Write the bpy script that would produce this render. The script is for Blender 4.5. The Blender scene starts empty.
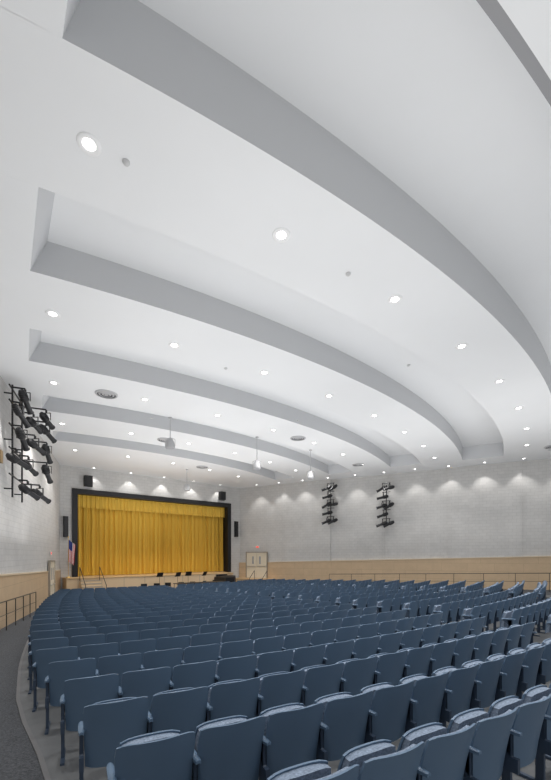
import bpy, math, random
from mathutils import Vector, Matrix
random.seed(4)
D=bpy.data; SC=bpy.context.scene
SC.view_settings.view_transform='Standard'
rad=math.radians
C=Vector((-21.12,41.97,0)); H=6.0
A=Vector((-14.36,25.3,0)); B=Vector((-3.2,34.2,0))
# ---------------------------------------------------------------- materials
def mat(name,col,rough=.6,metal=0,emit=None,es=0,noise=None,bump=None,spec=.5,brick=None):
    m=D.materials.new(name); m.use_nodes=True; nt=m.node_tree; b=nt.nodes['Principled BSDF']
    b.inputs['Base Color'].default_value=(*col,1); b.inputs['Roughness'].default_value=rough
    b.inputs['Metallic'].default_value=metal; b.inputs['Specular IOR Level'].default_value=spec
    if emit: b.inputs['Emission Color'].default_value=(*emit,1); b.inputs['Emission Strength'].default_value=es
    tc=nt.nodes.new('ShaderNodeTexCoord')
    if noise:
        sc,amt=noise; n=nt.nodes.new('ShaderNodeTexNoise'); n.inputs['Scale'].default_value=sc; n.inputs['Detail'].default_value=4
        nt.links.new(tc.outputs['Object'],n.inputs['Vector'])
        r=nt.nodes.new('ShaderNodeValToRGB'); r.color_ramp.elements[0].position=.3; r.color_ramp.elements[1].position=.7
        r.color_ramp.elements[0].color=(*[c*(1-amt) for c in col],1); r.color_ramp.elements[1].color=(*[min(1,c*(1+amt)) for c in col],1)
        nt.links.new(n.outputs['Fac'],r.inputs['Fac']); nt.links.new(r.outputs['Color'],b.inputs['Base Color'])
    if bump:
        sc,st=bump; n=nt.nodes.new('ShaderNodeTexNoise'); n.inputs['Scale'].default_value=sc
        nt.links.new(tc.outputs['Object'],n.inputs['Vector'])
        bp=nt.nodes.new('ShaderNodeBump'); bp.inputs['Strength'].default_value=st; bp.inputs['Distance'].default_value=.02
        nt.links.new(n.outputs['Fac'],bp.inputs['Height']); nt.links.new(bp.outputs['Normal'],b.inputs['Normal'])
    if brick:   # uses UV in metres
        br=nt.nodes.new('ShaderNodeTexBrick'); br.inputs['Scale'].default_value=1
        br.inputs['Brick Width'].default_value=brick[0]; br.inputs['Row Height'].default_value=brick[1]; br.inputs['Mortar Size'].default_value=brick[2]
        v=brick[4]
        br.inputs['Color1'].default_value=(*[c*(1+v) for c in col],1); br.inputs['Color2'].default_value=(*[c*(1-v) for c in col],1)
        br.inputs['Mortar'].default_value=(*[c*brick[3] for c in col],1)
        nt.links.new(tc.outputs['UV'],br.inputs['Vector'])
        n=nt.nodes.new('ShaderNodeTexNoise'); n.inputs['Scale'].default_value=1.7; n.inputs['Detail'].default_value=8; n.inputs['Roughness'].default_value=.75
        nt.links.new(tc.outputs['UV'],n.inputs['Vector'])
        mr=nt.nodes.new('ShaderNodeMapRange'); mr.inputs[1].default_value=.3; mr.inputs[2].default_value=.7; mr.inputs[3].default_value=.91; mr.inputs[4].default_value=1.06
        nt.links.new(n.outputs['Fac'],mr.inputs[0])
        mx=nt.nodes.new('ShaderNodeVectorMath'); mx.operation='SCALE'
        nt.links.new(br.outputs['Color'],mx.inputs[0]); nt.links.new(mr.outputs[0],mx.inputs['Scale'])
        nt.links.new(mx.outputs[0],b.inputs['Base Color'])
    return m
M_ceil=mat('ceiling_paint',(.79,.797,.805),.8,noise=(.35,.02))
M_cove=mat('cove_shade_gray',(.57,.577,.59),.8)  # darker grey puts the shade of the recess side faces into their colour
M_slot=mat('slot_gray',(.28,.28,.29),.6)
M_wall=mat('painted_block',(.575,.565,.55),.75,brick=(.42,.21,.011,.87,.025))
M_wains=mat('wainscot_tan',(.58,.43,.28),.5,brick=(1.6,.55,.008,.75,.02))
M_cap=mat('wainscot_cap',(.64,.52,.37),.5)
M_carpet=mat('aisle_carpet',(.055,.059,.067),.95,noise=(45,.5),bump=(120,.4))
M_conc=mat('seating_floor',(.11,.115,.12),.7,noise=(3,.12))
M_shell=mat('seat_blue_plastic',(.102,.163,.247),.42)
M_fab=mat('seat_fabric',(.20,.25,.33),.95,noise=(60,.35))
M_blk=mat('black_metal',(.012,.012,.014),.45)
M_rail=mat('rail_dark_bronze',(.035,.032,.03),.45)
M_blk2=mat('black_paint',(.006,.006,.008),.5)
M_leg=mat('seat_standard_metal',(.035,.055,.09),.5)
M_curt=mat('gold_velour',(.75,.465,.06),.8)
M_val=mat('gold_valance',(.77,.485,.07),.8)
M_wood=mat('stage_wood',(.62,.42,.22),.4,noise=(4,.12))
M_apr=mat('apron_wood',(.66,.49,.31),.5)
M_white=mat('white_enamel',(.75,.75,.75),.4)
M_trim=mat('light_trim',(.82,.82,.82),.35)
M_lamp=mat('lamp_glow',(1,1,1),.5,emit=(1,.98,.95),es=9)
M_lens=mat('lens_glass',(.3,.33,.38),.1)
M_door=mat('door_cream',(.72,.66,.54),.5)
M_frame=mat('door_frame',(.33,.29,.24),.5)
M_steel=mat('steel',(.5,.5,.5),.3,.9)
M_red=mat('flag_red',(.5,.02,.03),.7); M_fw=mat('flag_white',(.75,.75,.75),.7); M_fb=mat('flag_blue',(.02,.04,.2),.7)
M_brass=mat('brass',(.7,.45,.12),.3,.9)
M_exit=mat('exit_red',(.7,.05,.03),.5,emit=(1,.1,.05),es=1)
M_dark=mat('stage_dark',(.03,.03,.03),.9)
# ---------------------------------------------------------------- mesh builder
class MB:
    def __init__(s): s.v=[];s.f=[];s.m=[];s.sm=[];s.uv={}
    def add(s,vs,fs,mi=0,smooth=False,mx=None):
        o=len(s.v)
        for p in vs:
            p=Vector(p); s.v.append((mx@p) if mx else p)
        for f in fs: s.f.append([o+i for i in f]); s.m.append(mi); s.sm.append(smooth)
    def box(s,x0,x1,y0,y1,z0,z1,mi=0,mx=None):
        vs=[(x,y,z) for x in(x0,x1) for y in(y0,y1) for z in(z0,z1)]
        s.add(vs,[(0,1,3,2),(4,6,7,5),(0,4,5,1),(2,3,7,6),(0,2,6,4),(1,5,7,3)],mi,False,mx)
    def cyl(s,p0,p1,r0,r1=None,n=16,mi=0,caps=True,mx=None,smooth=True):
        r1=r0 if r1 is None else r1
        p0=Vector(p0);p1=Vector(p1); d=(p1-p0).normalized()
        q=Vector((0,0,1)).rotation_difference(d)
        a=[];b=[]
        for i in range(n):
            t=2*math.pi*i/n; c=Vector((math.cos(t),math.sin(t),0))
            a.append(p0+q@(c*r0)); b.append(p1+q@(c*r1))
        s.add(a+b,[(i,(i+1)%n,n+(i+1)%n,n+i) for i in range(n)],mi,smooth,mx)
        if caps:
            s.add(a,[list(range(n))[::-1]],mi,False,mx); s.add(b,[list(range(n))],mi,False,mx)
    def tube(s,pts,r,n=8,mi=0,mx=None):
        for i in range(len(pts)-1): s.cyl(pts[i],pts[i+1],r,r,n,mi,True,mx)
    def lathe(s,prof,n=20,mi=0,mx=None):
        vs=[(r*math.cos(2*math.pi*i/n),r*math.sin(2*math.pi*i/n),z) for r,z in prof for i in range(n)]
        fs=[(k*n+i,k*n+(i+1)%n,(k+1)*n+(i+1)%n,(k+1)*n+i) for k in range(len(prof)-1) for i in range(n)]
        s.add(vs,fs,mi,True,mx)
    def slab(s,fn,nu,nv,th,mi=0,mx=None):
        P=[Vector(fn(i/nu,j/nv)) for j in range(nv+1) for i in range(nu+1)]
        th=Vector(th); N=len(P); W=nu+1
        Q=[p+th for p in P]
        g=[(j*W+i,j*W+i+1,(j+1)*W+i+1,(j+1)*W+i) for j in range(nv) for i in range(nu)]
        s.add(P+Q,g+[tuple(N+k for k in f[::-1]) for f in g],mi,True,mx)
        rim=[i for i in range(nu+1)]+[j*W+nu for j in range(1,nv+1)]+[nv*W+i for i in range(nu-1,-1,-1)]+[j*W for j in range(nv-1,0,-1)]
        vs=[P[k] for k in rim]+[Q[k] for k in rim]; n=len(rim)
        s.add(vs,[(i,n+i,n+(i+1)%n,(i+1)%n) for i in range(n)],mi,False,mx)
    def mesh(s,name,mats,uvfn=None):
        me=D.meshes.new(name); me.from_pydata([tuple(v) for v in s.v],[],s.f)
        for m in mats: me.materials.append(m)
        me.polygons.foreach_set('material_index',s.m); me.polygons.foreach_set('use_smooth',s.sm)
        if uvfn:
            uv=me.uv_layers.new(name='UVMap')
            for l in me.loops: uv.data[l.index].uv=uvfn(me.vertices[l.vertex_index].co)
        me.update(); return me
    def obj(s,name,mats,parent=None,mw=None,uvfn=None):
        o=D.objects.new(name,s.mesh(name,mats,uvfn)); SC.collection.objects.link(o)
        if parent: o.parent=parent
        return o
def empty(name,loc=(0,0,0)):
    e=D.objects.new(name,None); SC.collection.objects.link(e); e.location=loc; e.empty_display_size=.3; return e
def frame(o,d,nrm):
    d=Vector(d).normalized(); n=Vector(nrm).normalized()
    m=Matrix.Identity(4)
    m.col[0]=(*d,0); m.col[1]=(*n,0); m.col[2]=(0,0,1,0); m.col[3]=(o[0],o[1],o[2],1); return m
dL=Vector((-.379,.925,0)).normalized(); nL=Vector((dL.y,-dL.x,0))
dS=(B-A).normalized(); nS=Vector((dS.y,-dS.x,0)); LS=(B-A).length
dR=Vector((.887,-.46,0)).normalized(); nR=Vector((dR.y,-dR.x,0))
def hit(P,d,R):
    w=P-C; b=w.dot(d); c=w.dot(w)-R*R; return -b+math.sqrt(max(0,b*b-c))
REND=49.5
tLe=hit(A,-dL,REND); tRe=hit(B,dR,REND)
def angL(R):
    p=A-dL*hit(A,-dL,R)-C; return math.atan2(p.y,p.x)
def angR(R):
    p=B+dR*hit(B,dR,R)-C; return math.atan2(p.y,p.x)
def pol(R,a,z): return Vector((C.x+R*math.cos(a),C.y+R*math.sin(a),z))
FZ=-2.77
def fz(R): return FZ+max(0,R-20)*.027
F_L=frame(A,-dL,nL); F_S=frame(A,dS,nS); F_R=frame(B,dR,nR)
def lerp_tab(tab,x):
    if x<=tab[0][0]: return tab[0][1]
    for (x0,y0),(x1,y1) in zip(tab,tab[1:]):
        if x<=x1: return y0+(y1-y0)*(x-x0)/(x1-x0)
    return tab[-1][1]
SL=[(20,-66.3),(25,-66.1),(30,-65.85),(34.5,-65.35),(37.5,-64.9),(40.4,-64.3),(42.2,-63.66),(44.3,-63.1),(46,-62.68)]
def seatL(R): return rad(lerp_tab(SL,R))
# ---------------------------------------------------------------- floor
mb=MB()
AIS=lambda R: seatL(R)-.12/R
AISR=lambda R: rad(-30.8)
Rs=[20+i*(29.5/28) for i in range(29)]
for k in range(28):
    r0,r1=Rs[k],Rs[k+1]
    for (f0,f1,mi) in((angL,AIS,0),(AIS,AISR,1),(AISR,angR,0)):
        n=4 if mi==0 else 48
        vs=[pol(r,f0(r)+(f1(r)-f0(r))*i/n,fz(r)) for r in(r0,r1) for i in range(n+1)]
        mb.add(vs,[(i,i+1,n+2+i,n+1+i) for i in range(n)],mi)
n=40; arc=[pol(20,angL(20)+(angR(20)-angL(20))*i/n,FZ) for i in range(n+1)]
mb.add(arc+[Vector((B.x,B.y,FZ)),Vector((A.x,A.y,FZ))],[list(range(n+3))],0)
mb.obj('floor',[M_carpet,M_conc])
mb=MB()
for i in range(28):
    r0,r1=Rs[i],Rs[i+1]
    vs=[pol(r,AIS(r)-s/r,fz(r)+h) for r in(r0,r1) for s,h in((.05,.0),(.05,.012),(0,.012))]
    mb.add(vs,[(0,1,4,3),(1,2,5,4)],0)
mb.obj('trim_1',[mat('edge_strip',(.12,.12,.125),.6)])
# ---------------------------------------------------------------- ceiling with recessed curved coves
mb=MB()
bands=[(24.1,25.8,-66.7,-66.3,-28.8,.6),(28.6,30.4,-66.5,-65.9,-28.7,.6),(33.1,35.1,-65.95,-65.4,-29.0,.65),(37.5,39.72,-64.85,-64.25,-28.6,.72),(41.93,44.45,-63.6,-63.0,-28.6,.95)]
def strip(r0,r1,fa,fb,z,mi,n=90):
    vs=[pol(r,fa(r)+(fb(r)-fa(r))*i/n,z) for r in(r0,r1) for i in range(n+1)]
    mb.add(vs,[(i,i+1,n+2+i,n+1+i) for i in range(n)],mi)
n=40; arc=[pol(20,angL(20)+(angR(20)-angL(20))*i/n,H) for i in range(n+1)]
mb.add(arc+[Vector((B.x,B.y,H)),Vector((A.x,A.y,H))],[list(range(n+3))],0)
prev=20
for ri,ro,ali,alo,ar,h in bands:
    ar=rad(ar)
    al=lambda R,ri=ri,ro=ro,ali=ali,alo=alo: rad(ali+(alo-ali)*(R-ri)/(ro-ri))
    strip(prev,ri,angL,angR,H,0)
    strip(ri,ro,angL,al,H,0,3); strip(ri,ro,lambda R:ar,angR,H,0,3)
    n=120; e=.32
    def a_(i,top,r):
        x=al(r)+(ar-al(r))*i/n
        if top: x=max(al(r)+e/r,min(ar-e/r,x))
        return x
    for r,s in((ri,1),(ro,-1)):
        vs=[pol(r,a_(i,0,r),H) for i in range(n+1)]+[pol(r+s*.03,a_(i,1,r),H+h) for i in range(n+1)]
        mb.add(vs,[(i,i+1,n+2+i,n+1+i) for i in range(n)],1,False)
    vs=[pol(ri+.03,a_(i,1,ri),H+h) for i in range(n+1)]+[pol(ro-.03,a_(i,1,ro),H+h) for i in range(n+1)]
    mb.add(vs,[(i,i+1,n+2+i,n+1+i) for i in range(n)],0)
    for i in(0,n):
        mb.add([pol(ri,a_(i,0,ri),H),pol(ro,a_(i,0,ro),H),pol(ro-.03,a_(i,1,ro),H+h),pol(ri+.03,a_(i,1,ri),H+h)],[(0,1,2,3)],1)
    prev=ro
strip(prev,prev+.12,angL,angR,H,2)
strip(prev+.12,REND,angL,angR,H,0)
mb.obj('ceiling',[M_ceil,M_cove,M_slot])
# ---------------------------------------------------------------- walls
TOP=7.4; THK=.3
def uvL(F):
    inv=F.inverted()
    def f(co):
        p=inv@co; return (p.x+p.y,p.z)
    return f
mb=MB(); mb.box(-.0,tLe,-THK,0,-3,TOP,0,F_L); mb.obj('wall_left',[M_wall],uvfn=uvL(F_L))
mb=MB(); mb.box(-.0,tRe,-THK,0,-3,TOP,0,F_R)
PIL=[4.3+4.27*i for i in range(6)]
mb.box(PIL[0],PIL[1],-.01,.10,-3,H,0,F_R)
mb.box(PIL[3],PIL[4],-.01,.13,-3,H,0,F_R)
for t in(PIL[2],): mb.box(t-.03,t+.03,-.01,.05,-3,H,0,F_R)
mb.obj('wall_right',[M_wall],uvfn=uvL(F_R))
def wains(name,F,P,d,t1,hh,y=.14):
    mb=MB(); N=20
    for i in range(N):
        a,b=t1*i/N,t1*(i+1)/N
        za,zb=[fz((P+d*t-C).length)+hh for t in(a,b)]
        mb.add([(a,y,-3),(b,y,-3),(b,y,zb),(a,y,za)],[(0,1,2,3)],0,False,F)
        mb.add([(a,.0,za),(b,.0,zb),(b,y+.02,zb),(a,y+.02,za),(a,.0,za+.06),(b,.0,zb+.06),(b,y+.02,zb+.06),(a,y+.02,za+.06)],[(0,1,2,3),(4,5,6,7),(3,2,6,7)],1,False,F)
    mb.obj(name,[M_wains,M_cap],uvfn=uvL(F))
wains('trim_2',F_L,A,-dL,tLe,1.75,.05); wains('trim_3',F_R,B,dR,tRe,2.05,.14)
# stage wall with opening
o0,o1=.72,LS-1.0; zs=-1.49; zt=4.53
mb=MB()
mb.box(-.3,o0,-THK,0,-3,TOP,0,F_S); mb.box(o1,LS+.3,-THK,0,-3,TOP,0,F_S); mb.box(o0,o1,-THK,0,zt,TOP,0,F_S); mb.box(o0,o1,-THK,0,-3,zs-.05,0,F_S)
mb.obj('wall_stage',[M_wall],uvfn=uvL(F_S))
mb=MB(); w=.34
mb.box(o0,o0+w,-.45,.12,zs,zt,0,F_S); mb.box(o1-w,o1,-.45,.12,zs,zt,0,F_S); mb.box(o0+w,o1-w,-.45,.12,zt-w,zt,0,F_S)
mb.obj('proscenium_frame',[M_blk2])
mb=MB(); mb.box(-.3,LS+.3,-4.1,-4,-3,TOP,0,F_S);mb.box(-.3,-.2,-4,-.3,-3,TOP,0,F_S);mb.box(LS+.2,LS+.3,-4,-.3,-3,TOP,0,F_S);mb.box(-.3,LS+.3,-4.1,-.3,TOP,TOP+.1,0,F_S)
mb.obj('wall_stage_back',[M_dark])
mb=MB(); mb.box(o0+.01,o1-.01,-3.9,-.0,zs-.045,zs,0,F_S); mb.obj('stage_floor',[M_wood])
AE=LS-1.66
mb=MB()
mb.box(.12,AE+.03,.01,1.5,zs-.06,zs,0,F_S); mb.box(.15,AE,.01,1.46,FZ,zs-.06,1,F_S)
for i in range(9):
    t=.8+i*1.45; mb.box(t,t+.02,1.46,1.475,FZ,zs-.08,2,F_S)
mb.obj('stage_apron',[M_wood,M_apr,M_frame])
def steps(name,F,x0,x1,y0,z1,z0,n,run=.28):
    mb=MB(); h=(z1-z0)/n
    for i in range(n-1):
        mb.box(x0,x1,y0+run*i,y0+run*(i+1),z0,z1-h*(i+1),0,F)
        mb.box(x0,x1,y0+run*i,y0+run*(i+1)+.02,z1-h*(i+1)-.03,z1-h*(i+1)+.002,1,F)
    for x in(x0,x1):
        mb.tube([(x,y0+.04,z1+.7),(x,y0+run*(n-1),z0+.85)],.022,8,2,F)
        mb.tube([(x,y0+.04,z1-h),(x,y0+.04,z1+.7)],.02,8,2,F); mb.tube([(x,y0+run*(n-1)-.02,z0),(x,y0+run*(n-1)-.02,z0+.87)],.02,8,2,F)
    return mb.obj(name,[M_apr,M_frame,M_blk])
steps('stage_steps',F_S,.9,2.1,1.51,zs,FZ,7)
# curtain
def cur(mb,x0,x1,y,z0,z1,per,amp,mi,nz=6):
    n=int((x1-x0)/per*12)
    vs=[]
    for j in range(nz+1):
        z=z1+(z0-z1)*j/nz
        for i in range(n+1):
            x=x0+(x1-x0)*i/n; ph=2*math.pi*x/per
            k=.6+.4*j/nz
            s_=math.sin(ph+.7*math.sin(x*1.7)+.4*math.sin(x*4.1))
            yy=y+amp*k*(s_*(1-.35*abs(s_))+.35*math.sin(2.3*ph+x))
            vs.append((x+.02*math.sin(z*1.5+x*5),yy,z))
    W=n+1
    mb.add(vs,[(j*W+i,j*W+i+1,(j+1)*W+i+1,(j+1)*W+i) for j in range(nz) for i in range(n)],mi,True,F_S)
xm=(o0+o1)/2
mb=MB(); cur(mb,o0+.1,xm+.25,-.90,zs+.02,zt+.2,.42,.20,0); cur(mb,xm-.25,o1-.1,-1.25,zs+.02,zt+.2,.42,.20,0)
mb.obj('stage_curtain',[M_curt])
mb=MB(); cur(mb,o0+.1,o1-.1,-.56,zt-1.2,zt+.2,.29,.07,0,4); mb.obj('stage_valance',[M_val])
# ---------------------------------------------------------------- auditorium seat mesh
def shell(w0,w1,z0,z1,y0,tilt,cv,rc=.03):
    def fn(u,v):
        s=u*2-1; z=z0+(z1-z0)*v; w=w0+(w1-w0)*v
        zz=z-(rc*abs(s)**7*max(0,(v-.7)/.3))+ (rc*abs(s)**7*max(0,(.15-v)/.15))
        x=w*s*(1-.05*max(0,(v-.85)/.15)**2)
        return (x,y0-tilt*(zz-z0)+cv*s*s+ .02*math.sin(v*math.pi*.9),zz)
    return fn
mb=MB()
mb.slab(shell(.252,.272,.27,.87,.06,.22,.055,.022),12,8,(0,.018,0),0)
mb.slab(shell(.228,.240,.36,.852,.062,.22,.05),10,7,(0,.03,0),1)
def pan(u,v):
    s=u*2-1; return (s*(.235-.02*v**4),.33-.07*v-.015*s*s+.02*math.sin(v*3.1),.36+.42*v-.02*abs(s)**5*v)
mb.slab(pan,8,6,(0,.02,0),0)
def cush(u,v):
    s=u*2-1; return (s*(.225-.02*v**4),.25-.065*v+.015*s*s,.38+.385*v-.02*abs(s)**5*v)
mb.slab(cush,8,6,(0,.08,0),1)
def standard(mb,x):
    mb.box(x-.016,x+.016,.06,.13,0.02,.60,2)
    mb.box(x-.02,x+.02,-.06,.30,0,.025,2)
    mb.box(x-.018,x+.018,.0,.20,.30,.42,2)
    mb.slab(lambda u,v:(x+(u*2-1)*.026*(1-.35*abs(v*2-1)**6),-.02+.30*v,.615+.012*math.cos((u*2-1)*1.4)-.02*v*v),4,6,(0,0,.022),0)
    mb.add([(x-.016,.05,.42),(x+.016,.05,.42),(x-.016,.26,.60),(x+.016,.26,.60),(x-.016,.05,.60),(x+.016,.05,.60)],[(0,1,3,2),(0,2,4),(1,5,3)],2)
standard(mb,-.28); ME_seat=mb.mesh('auditorium_seat',[M_shell,M_fab,M_leg])
mb=MB(); standard(mb,0); ME_std=mb.mesh('seat_end_standard',[M_shell,M_fab,M_leg])
pitch=.565
def inst(name,me,parent,R,a):
    p=pol(R,a,fz(R))
    o=D.objects.new(name,me); SC.collection.objects.link(o); o.parent=parent
    o.location=p; o.rotation_euler=(0,0,a+math.pi/2)
    return o
R=45.32; nseat=0
while R>23.3:
    for a0r,a1r,al in ((seatL(R),rad(-52.5),0),(rad(-51.0),rad(-41.6),.5),(rad(-40.0),rad(-32.0),0)):
        da=pitch/R; n=int((a1r-a0r)/da); off=((a1r-a0r)-n*da)*al
        e=empty('auditorium_seat_row')
        for i in range(n): inst('seat_%d'%(i+1),ME_seat,e,R-.10,a0r+off+da*(i+.5))
        inst('end_standard',ME_std,e,R-.10,a0r+off+da*n)
        nseat+=n
    R-=.92
print('seats',nseat)
# ---------------------------------------------------------------- ceiling downlights
mb=MB(); mb.lathe([(.085,-.0),(.10,-.012),(.15,-.016),(.165,-.008),(.168,.0)],24,0)
mb.add([(.086*math.cos(i*math.pi/12),.086*math.sin(i*math.pi/12),-.004) for i in range(24)],[list(range(24))],1)
ME_can=mb.mesh('recessed_downlight',[M_trim,M_lamp,M_trim])
def downlight(p,power,size=110,blend=.5,scale=1):
    e=empty('recessed_downlight',p)
    o=D.objects.new('can_trim',ME_can); SC.collection.objects.link(o); o.parent=e; o.scale=(scale,)*3
    l=D.lights.new('downlight_lamp','SPOT'); l.energy=power; l.spot_size=rad(size); l.spot_blend=blend; l.shadow_soft_size=.08; l.color=(1,.98,.955)
    lo=D.objects.new('lamp',l); SC.collection.objects.link(lo); lo.parent=e; lo.location=(0,0,-.03)
def ring(R,a0,step,a1,power,scale=1):
    a=a0
    while a<a1:
        downlight(pol(R,rad(a),H),power,scale=scale); a+=step
PW=400
ring(40.8,-63.2,4.55,-29.5,PW); ring(36.05,-64.4,4.78,-30,PW); ring(31.7,-65.0,5.5,-30.5,PW)
ring(27.1,-65.2,6.3,-31,PW); ring(22.4,-64.5,7.3,-33,PW); ring(46.2,-63.5,4.1,-32,PW)
for i in range(11):
    t=2.2+2.135*i; p=B+dR*t+nR*.8; downlight((p.x,p.y,H),125,90,.5,.8)
for i in range(5):
    t=2.0+i*2.5; p=A+dS*t+nS*.45; downlight((p.x,p.y,H),90,84,.3,.8)
# ---------------------------------------------------------------- vents, detectors
mb=MB()
for r0,r1 in((.40,.33),(.28,.22),(.17,.11)): mb.lathe([(r0,0),(r0-.01,-.03),(r1,-.05),(r1-.005,-.03)],32,0)
mb.lathe([(.07,-.04),(.0,-.045)],24,0)
mb.lathe([(.38,-.003),(.0,-.003)],32,1)
M_ventm=mat('vent_metal',(.45,.45,.46),.5); M_vd=mat('vent_dark',(.10,.10,.10),.7)
ME_vent=mb.mesh('ceiling_air_diffuser',[M_ventm,M_vd])
for x,y in((-6.3,14.16),(1.15,19.5),(-5.75,19.8),(-5.0,25.9),(5.5,25.2),(15.3,21.0)):
    o=D.objects.new('ceiling_air_diffuser',ME_vent); SC.collection.objects.link(o); o.location=(x,y,H)
mb=MB(); mb.lathe([(.055,0),(.055,-.015),(.04,-.035),(.0,-.04)],20,0); ME_sd=mb.mesh('smoke_detector',[mat('detector_plastic',(.55,.55,.55),.5)])
for x,y in((-2.28,5.8),(1.55,8.1),(-1.6,12.2),(4.2,12.0),(-5.4,16.6),(1.0,16.9)):
    o=D.objects.new('smoke_detector',ME_sd); SC.collection.objects.link(o); o.location=(x,y,H)
M_pend=mat('pendant_gray',(.42,.42,.43),.5)
def pendant(x,y,zb):
    mb=MB(); mb.cyl((0,0,H-zb),(0,0,.42),.018,.018,8,0); mb.lathe([(.09,H-zb),(.09,H-zb-.03),(.02,H-zb-.06)],16,0)
    mb.lathe([(.03,.46),(.10,.42),(.17,.28),(.20,.10),(.20,.02),(.18,0)],20,0); mb.lathe([(.18,.0),(.0,.0)],20,1)
    mb.tube([(-.21,0,.1),(-.21,0,.4),(0,0,.47),(.21,0,.4),(.21,0,.1)],.012,6,0)
    o=mb.obj('pendant_speaker',[M_pend,M_slot]); o.location=(x,y,zb)
pendant(-4.6,16.6,4.65); pendant(-.94,19.3,4.35); pendant(2.0,21.7,4.35); pendant(-6.2,26.6,4.5)
def speaker(name,F,x,z,w,h,d,y=.08):
    mb=MB(); X=w/2
    mb.add([(-X,y,0),(X,y,0),(X*.8,y+d,0.03),(-X*.8,y+d,.03),(-X,y,h),(X,y,h),(X*.8,y+d,h-.03),(-X*.8,y+d,h-.03)],[(0,1,2,3),(4,5,6,7),(0,1,5,4),(1,2,6,5),(2,3,7,6),(3,0,4,7)],0)
    mb.box(-X*.72,X*.72,y+d,y+d+.012,.07,h-.07,1)
    mb.box(-.05,.05,0.001,y,h*.4,h*.6,0)
    o=mb.obj(name,[M_blk2,M_blk]); o.matrix_world=F@Matrix.Translation((x,0,z))
speaker('loudspeaker',F_S,1.7,4.72,.55,.75,.4); speaker('loudspeaker',F_S,12.3,4.72,.55,.75,.4)
speaker('column_loudspeaker',F_S,.33,1.2,.3,1.4,.25); speaker('column_loudspeaker',F_S,LS-.5,1.6,.3,1.4,.25)
# ---------------------------------------------------------------- theatrical lights
def spot_fix(mb,mx):
    mb.cyl((-.26,0,0),(-.02,0,0),.10,.125,14,0,True,mx); mb.cyl((-.32,0,0),(-.26,0,0),.07,.10,14,0,True,mx)
    mb.cyl((-.02,0,0),(.05,0,0),.125,.08,14,0,True,mx); mb.cyl((.05,0,0),(.38,0,0),.08,.085,14,0,True,mx)
    mb.cyl((.38,0,0),(.42,0,0),.10,.10,14,0,True,mx); mb.cyl((.421,0,0),(.425,0,0),.075,.075,14,1,True,mx)
    for k in range(3): mb.cyl((-.22+.05*k,0,0),(-.205+.05*k,0,0),.13,.13,14,0,True,mx)
def rig_light(mb,pos,yaw,pitch,sc=1):
    P=Vector(pos); T=Matrix.Translation(P)@Matrix.Rotation(yaw,4,'Z')@Matrix.Scale(sc,4)
    spot_fix(mb,T@Matrix.Rotation(pitch,4,'Y'))
    for s in(-1,1): mb.box(-.02,.02,s*.15-.006,s*.15+.006,-.02,.24,0,T)
    mb.box(-.02,.02,-.156,.156,.235,.25,0,T); mb.box(-.03,.03,-.02,.02,.25,.36/sc+.02,0,T)
stage_c=(A+B)/2
def yaw_to(p,tgt=stage_c): d=tgt-Vector(p); return math.atan2(d.y,d.x)
mb=MB()
def LP(t,n,z): return F_L@Vector((t,n,z))
t0=12.3
for t in(t0-.5,t0+.9):
    mb.tube([LP(t,.25,2.0),LP(t,.25,5.9)],.03,10,0)
    for z in(2.3,4.0,5.6): mb.tube([LP(t,0.002,z),LP(t,.25,z)],.025,8,0)
k=0
for i,z in enumerate((2.75,3.65,4.45,5.25,5.75)):
    mb.tube([LP(t0-.9,.25,z),LP(t0+1.3,.25,z)],.028,10,0)
    for t,nn in ((t0-.8,.85),(t0+.1,.65),(t0+1.1,.5)):
        k+=1
        if k in(3,14): continue
        nn+=random.uniform(-.15,.2)
        mb.tube([LP(t,.25,z),LP(t,nn,z)],.028,10,0)
        p=LP(t,nn,z-.4); rig_light(mb,p,yaw_to(p)+random.uniform(-.35,.35),rad(random.uniform(10,50)),1.1)
mb.obj('stage_light_ladder',[M_blk,M_lens])
mb=MB(); mb.tube([LP(t0+1.75,.05,1.6),LP(t0+1.75,.05,5.95)],.03,8,0); mb.box(-.12,.12,-.02,.1,-.2,.2,0,F_L@Matrix.Translation((t0+1.75,.05,3.2)))
mb.obj('electrical_conduit',[mat('conduit_bronze',(.25,.17,.08),.5)])
booms=[]
for t in(8.75,13.0):
    mb=MB(); q=lambda n,z,s=0:F_R@Vector((t+s,n,z))
    Y=(B+dR*t).y; z1=70/380*Y-.1; z0=z1-3.0
    mb.tube([q(.55,z0),q(.55,z1)],.035,10,0)
    for z in(z0+.3,z1-.3): mb.tube([q(.001,z),q(.55,z)],.03,8,0)
    for i in range(5):
        z=z0+.25+i*.65
        mb.tube([q(.55,z+.3,-.3),q(.55,z+.3,.3)],.025,8,0)
        for s in((-.2,) if i%2 else(-.26,.24)):
            p=q(.62,z-.08,s); rig_light(mb,p,yaw_to(p)+random.uniform(-.3,.3),rad(random.uniform(10,35)),1.1)
    mb.obj('stage_light_boom',[M_blk,M_lens]); booms.append(q(.8,z1-.4))
def aimed(name,p,tgt,power,size):
    l=D.lights.new(name,'SPOT'); l.energy=power; l.spot_size=rad(size); l.spot_blend=.5; l.shadow_soft_size=.12; l.color=(1,.96,.88)
    o=D.objects.new(name,l); SC.collection.objects.link(o); o.location=p
    o.rotation_euler=(Vector(tgt)-Vector(p)).to_track_quat('-Z','Y').to_euler()
aimed('stage_wash_lamp',booms[1],F_S@Vector((5.0,-.5,1.0)),950,42)
aimed('stage_wash_lamp',LP(t0,1.4,5.3),F_S@Vector((8.0,-.5,1.0)),550,42)
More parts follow.
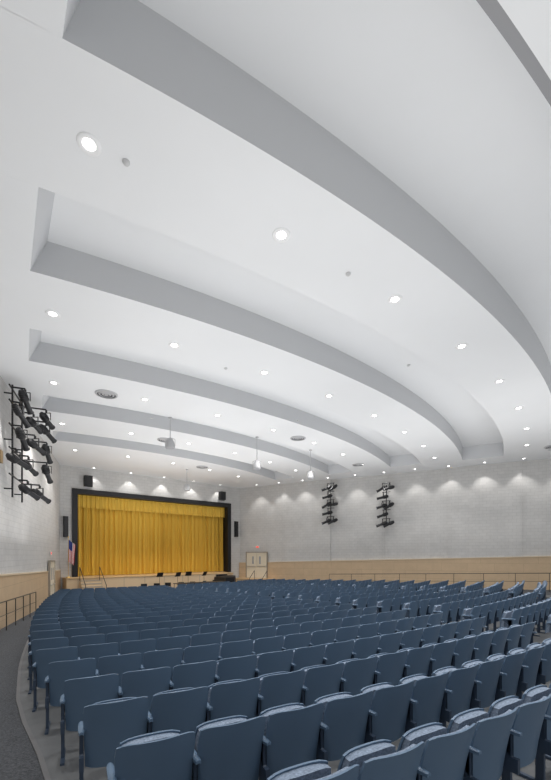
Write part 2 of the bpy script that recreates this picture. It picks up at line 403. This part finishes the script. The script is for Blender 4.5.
# ---------------------------------------------------------------- doors
def door(name,F,t,w,z0,h,leafs=2,y=.05):
    mb=MB(); X=w/2
    mb.box(-X-.08,-X,0,.10,0,h+.08,1);mb.box(X,X+.08,0,.10,0,h+.08,1);mb.box(-X,X,0,.10,h,h+.08,1)
    lw=w/leafs
    for i in range(leafs):
        a=-X+lw*i+.01; b=a+lw-.02
        mb.box(a,b,.03,.075,.01,h-.01,0); mb.box(a+.1,b-.1,.075,.082,.15,h*.45,0)
        s=.15*(1 if i==0 else -1) if leafs==2 else 0
        mb.box((a+b)/2-.07+s,(a+b)/2+.07+s,.075,.085,h*.55,h*.85,3)
        mb.box(a+.08,b-.08,.10,.13,.98,1.03,2)
    o=mb.obj(name,[M_door,M_frame,M_steel,M_lens]); o.matrix_world=F@Matrix.Translation((t,y,z0))
door('door_1',F_L,3.9,1.6,-2.68,2.3); door('door_2',F_R,1.85,2.0,-1.995,2.2,2,.15)
mb=MB(); mb.box(.15,3.9,0.15,1.4,FZ,-2.04,0,F_R); mb.box(.12,3.95,.15,1.45,-2.04,-2.0,1,F_R); mb.obj('side_landing',[M_apr,M_wood])
steps('landing_steps',F_R,2.4,3.6,1.46,-2.0,FZ,4)
for F,t,z in((F_L,3.9,.0),(F_R,1.85,.6)):
    mb=MB(); mb.box(-.16,.16,.02,.07,0,.2,0); mb.box(-.13,.13,.07,.075,.04,.16,1); mb.box(-.02,.02,0.001,.03,.2,.26,0)
    o=mb.obj('exit_sign',[M_white,M_exit]); o.matrix_world=F@Matrix.Translation((t,.0,z))
# ---------------------------------------------------------------- flag
mb=MB()
mb.cyl((0,0,0),(0,0,.06),.16,.13,16,3); mb.cyl((0,0,.06),(0,0,2.6),.016,.014,10,3); mb.lathe([(.001,2.75),(.04,2.68),(.03,2.62),(.001,2.6)],12,3)
def fl(u,v):
    x=.02+u*.42*(1-.25*v); return (x,.06*math.sin(u*11+v*1.5)*(.4+u),2.5-1.45*v-.35*u*(1-.3*v))
for i in range(13):
    for j in range(12):
        mi=(0 if i%2==0 else 1)
        if j<5 and i<7: mi=2
        q=[fl(i/13,j/12),fl((i+1)/13,j/12),fl((i+1)/13,(j+1)/12),fl(i/13,(j+1)/12)]
        mb.add(q,[(0,1,2,3)],mi,True)
o=mb.obj('american_flag',[M_red,M_fw,M_fb,M_brass]); o.matrix_world=F_S@Matrix.Translation((.38,.7,zs))
# ---------------------------------------------------------------- handrails
def rail(name,F,t0,t1,y,P,d,hh=.95,n=8):
    mb=MB(); pts=[]
    for i in range(n+1):
        t=t0+(t1-t0)*i/n; z=fz((P+d*t-C).length)
        mb.cyl((t,y,z),(t,y,z+hh),.016,.016,8,0,True,F); pts.append((t,y,z+hh))
    mb.tube(pts,.019,8,0,F)
    mb.tube([(p[0],p[1],p[2]-hh*.45) for p in pts],.011,8,0,F)
    mb.obj(name,[M_rail])
rail('handrail',F_L,9.5,16.5,.3,A,-dL,n=6); rail('handrail',F_R,9,26,1.6,B,dR,hh=1.1,n=10)
# ---------------------------------------------------------------- orchestra pit furniture
def mstand(x,y,rot):
    mb=MB(); mb.cyl((0,0,.15),(0,0,1.25),.014,.012,8,0)
    for k in range(3):
        a=k*2.094; mb.tube([(0,0,.22),(.3*math.cos(a),.3*math.sin(a),.01)],.01,6,0)
    T=Matrix.Translation((0,0,1.2))@Matrix.Rotation(rad(-25),4,'X'); mb.box(-.25,.25,-.008,.008,0,.34,0,T); mb.box(-.25,.25,-.07,.0,-.01,.01,0,T)
    o=mb.obj('music_stand',[M_blk]); o.matrix_world=F_S@Matrix.Translation((x,y,FZ))@Matrix.Rotation(rot,4,'Z')
for x,y in((6.0,2.1),(7.2,2.5),(8.3,1.95),(9.3,2.6)): mstand(x,y,random.uniform(-.6,.6))
mb=MB()
out=[(0,0),(1.45,0),(1.45,.45),(1.42,.9),(1.25,1.25),(1.0,1.5),(.85,1.85),(.6,2.05),(.25,2.05),(0,1.8)]
n=len(out)
def prism(z0,z1):
    mb.add([(x,y,z0) for x,y in out]+[(x,y,z1) for x,y in out],[list(range(n))[::-1],list(range(n,2*n))]+[(i,(i+1)%n,n+(i+1)%n,n+i) for i in range(n)],0)
prism(.68,.98)
mb.box(0,1.45,-.25,0,.66,.76,0); mb.box(.1,1.35,-.23,-.02,.76,.775,1)
T=Matrix.Translation((0,0,1.0))@Matrix.Rotation(rad(-4),4,'Y'); mb.add([T@Vector((x,y,0)) for x,y in out]+[T@Vector((x,y,.025)) for x,y in out],[list(range(n)),list(range(n,2*n))]+[(i,(i+1)%n,n+(i+1)%n,n+i) for i in range(n)],0)
for x,y in((.12,.1),(1.33,.1),(.4,1.8)): mb.cyl((x,y,0),(x,y,.68),.045,.07,10,0)
mb.box(.2,1.25,-.05,-.03,.98,1.2,0)
o=mb.obj('grand_piano',[M_blk2,M_white]); o.matrix_world=F_S@Matrix.Translation((10.6,1.85,FZ))
# orchestra chairs (black, open tube frame) in loose rows
def pchair(x,y,rot):
    mb=MB()
    mb.slab(lambda u,v:((u*2-1)*.21,-.2+.4*v,.45-.012*math.cos((u*2-1)*1.5)-.01*math.sin(v*3.1)),6,6,(0,0,.025),0)
    mb.slab(lambda u,v:((u*2-1)*(.21-.02*v),.21+.05*v+.03*(1-(u*2-1)**2),.60+.26*v),6,4,(0,.015,0),0)
    for s in(-1,1):
        mb.tube([(s*.19,-.2,0),(s*.19,-.18,.45),(s*.19,.2,.45),(s*.19,.27,.85)],.011,6,0)
        mb.tube([(s*.19,.24,0),(s*.19,.18,.45)],.011,6,0)
    o=mb.obj('orchestra_chair',[M_blk]); o.matrix_world=F_S@Matrix.Translation((x,y,FZ))@Matrix.Rotation(rot,4,'Z')
for i in range(7):
    pchair(4.4+i*.88,3.3+.12*math.sin(i*2.1),random.uniform(-.4,.4))
mb=MB()
for i in range(2):
    x=6.2+i*1.9; mb.box(x,x+1.83,4.0,4.75,FZ+.80,FZ+.84,0,F_S)
    for xx in(x+.06,x+1.75):
        for y in(4.06,4.69): mb.cyl((xx,y,FZ),(xx,y,FZ+.80),.018,.018,8,0,True,F_S)
mb.obj('folding_table',[M_blk])
# ---------------------------------------------------------------- added fill lights without fixtures, aimed up to brighten the ceiling
def area(name,p,sx,sy,power,rotz):
    l=D.lights.new(name,'AREA'); l.shape='RECTANGLE'; l.size=sx;l.size_y=sy; l.energy=power; l.color=(1,.995,.985)
    o=D.objects.new(name,l); SC.collection.objects.link(o); o.location=p; o.rotation_euler=(math.pi,0,rotz)
for R_,a_,s,pw in((43,-58,1,330),(42,-40,1,350),(33,-58,1,340),(33,-40,1,340),(25,-50,.9,380)):
    p=pol(R_,rad(a_),.4); area('ceiling_fill',p,11*s,9*s,pw,rad(a_))
w=D.worlds.new('world'); SC.world=w; w.use_nodes=True; w.node_tree.nodes['Background'].inputs[0].default_value=(.96,.98,1,1); w.node_tree.nodes['Background'].inputs[1].default_value=.65
# ---------------------------------------------------------------- camera
cd=D.cameras.new('camera'); cam=D.objects.new('camera',cd); SC.collection.objects.link(cam); SC.camera=cam
cam.location=(0,0,0); cam.rotation_euler=(math.pi/2,0,0)
cd.sensor_fit='VERTICAL'; cd.sensor_height=36; cd.lens=380*36/780; cd.shift_y=(555-390)/780; cd.clip_start=.05; cd.clip_end=300
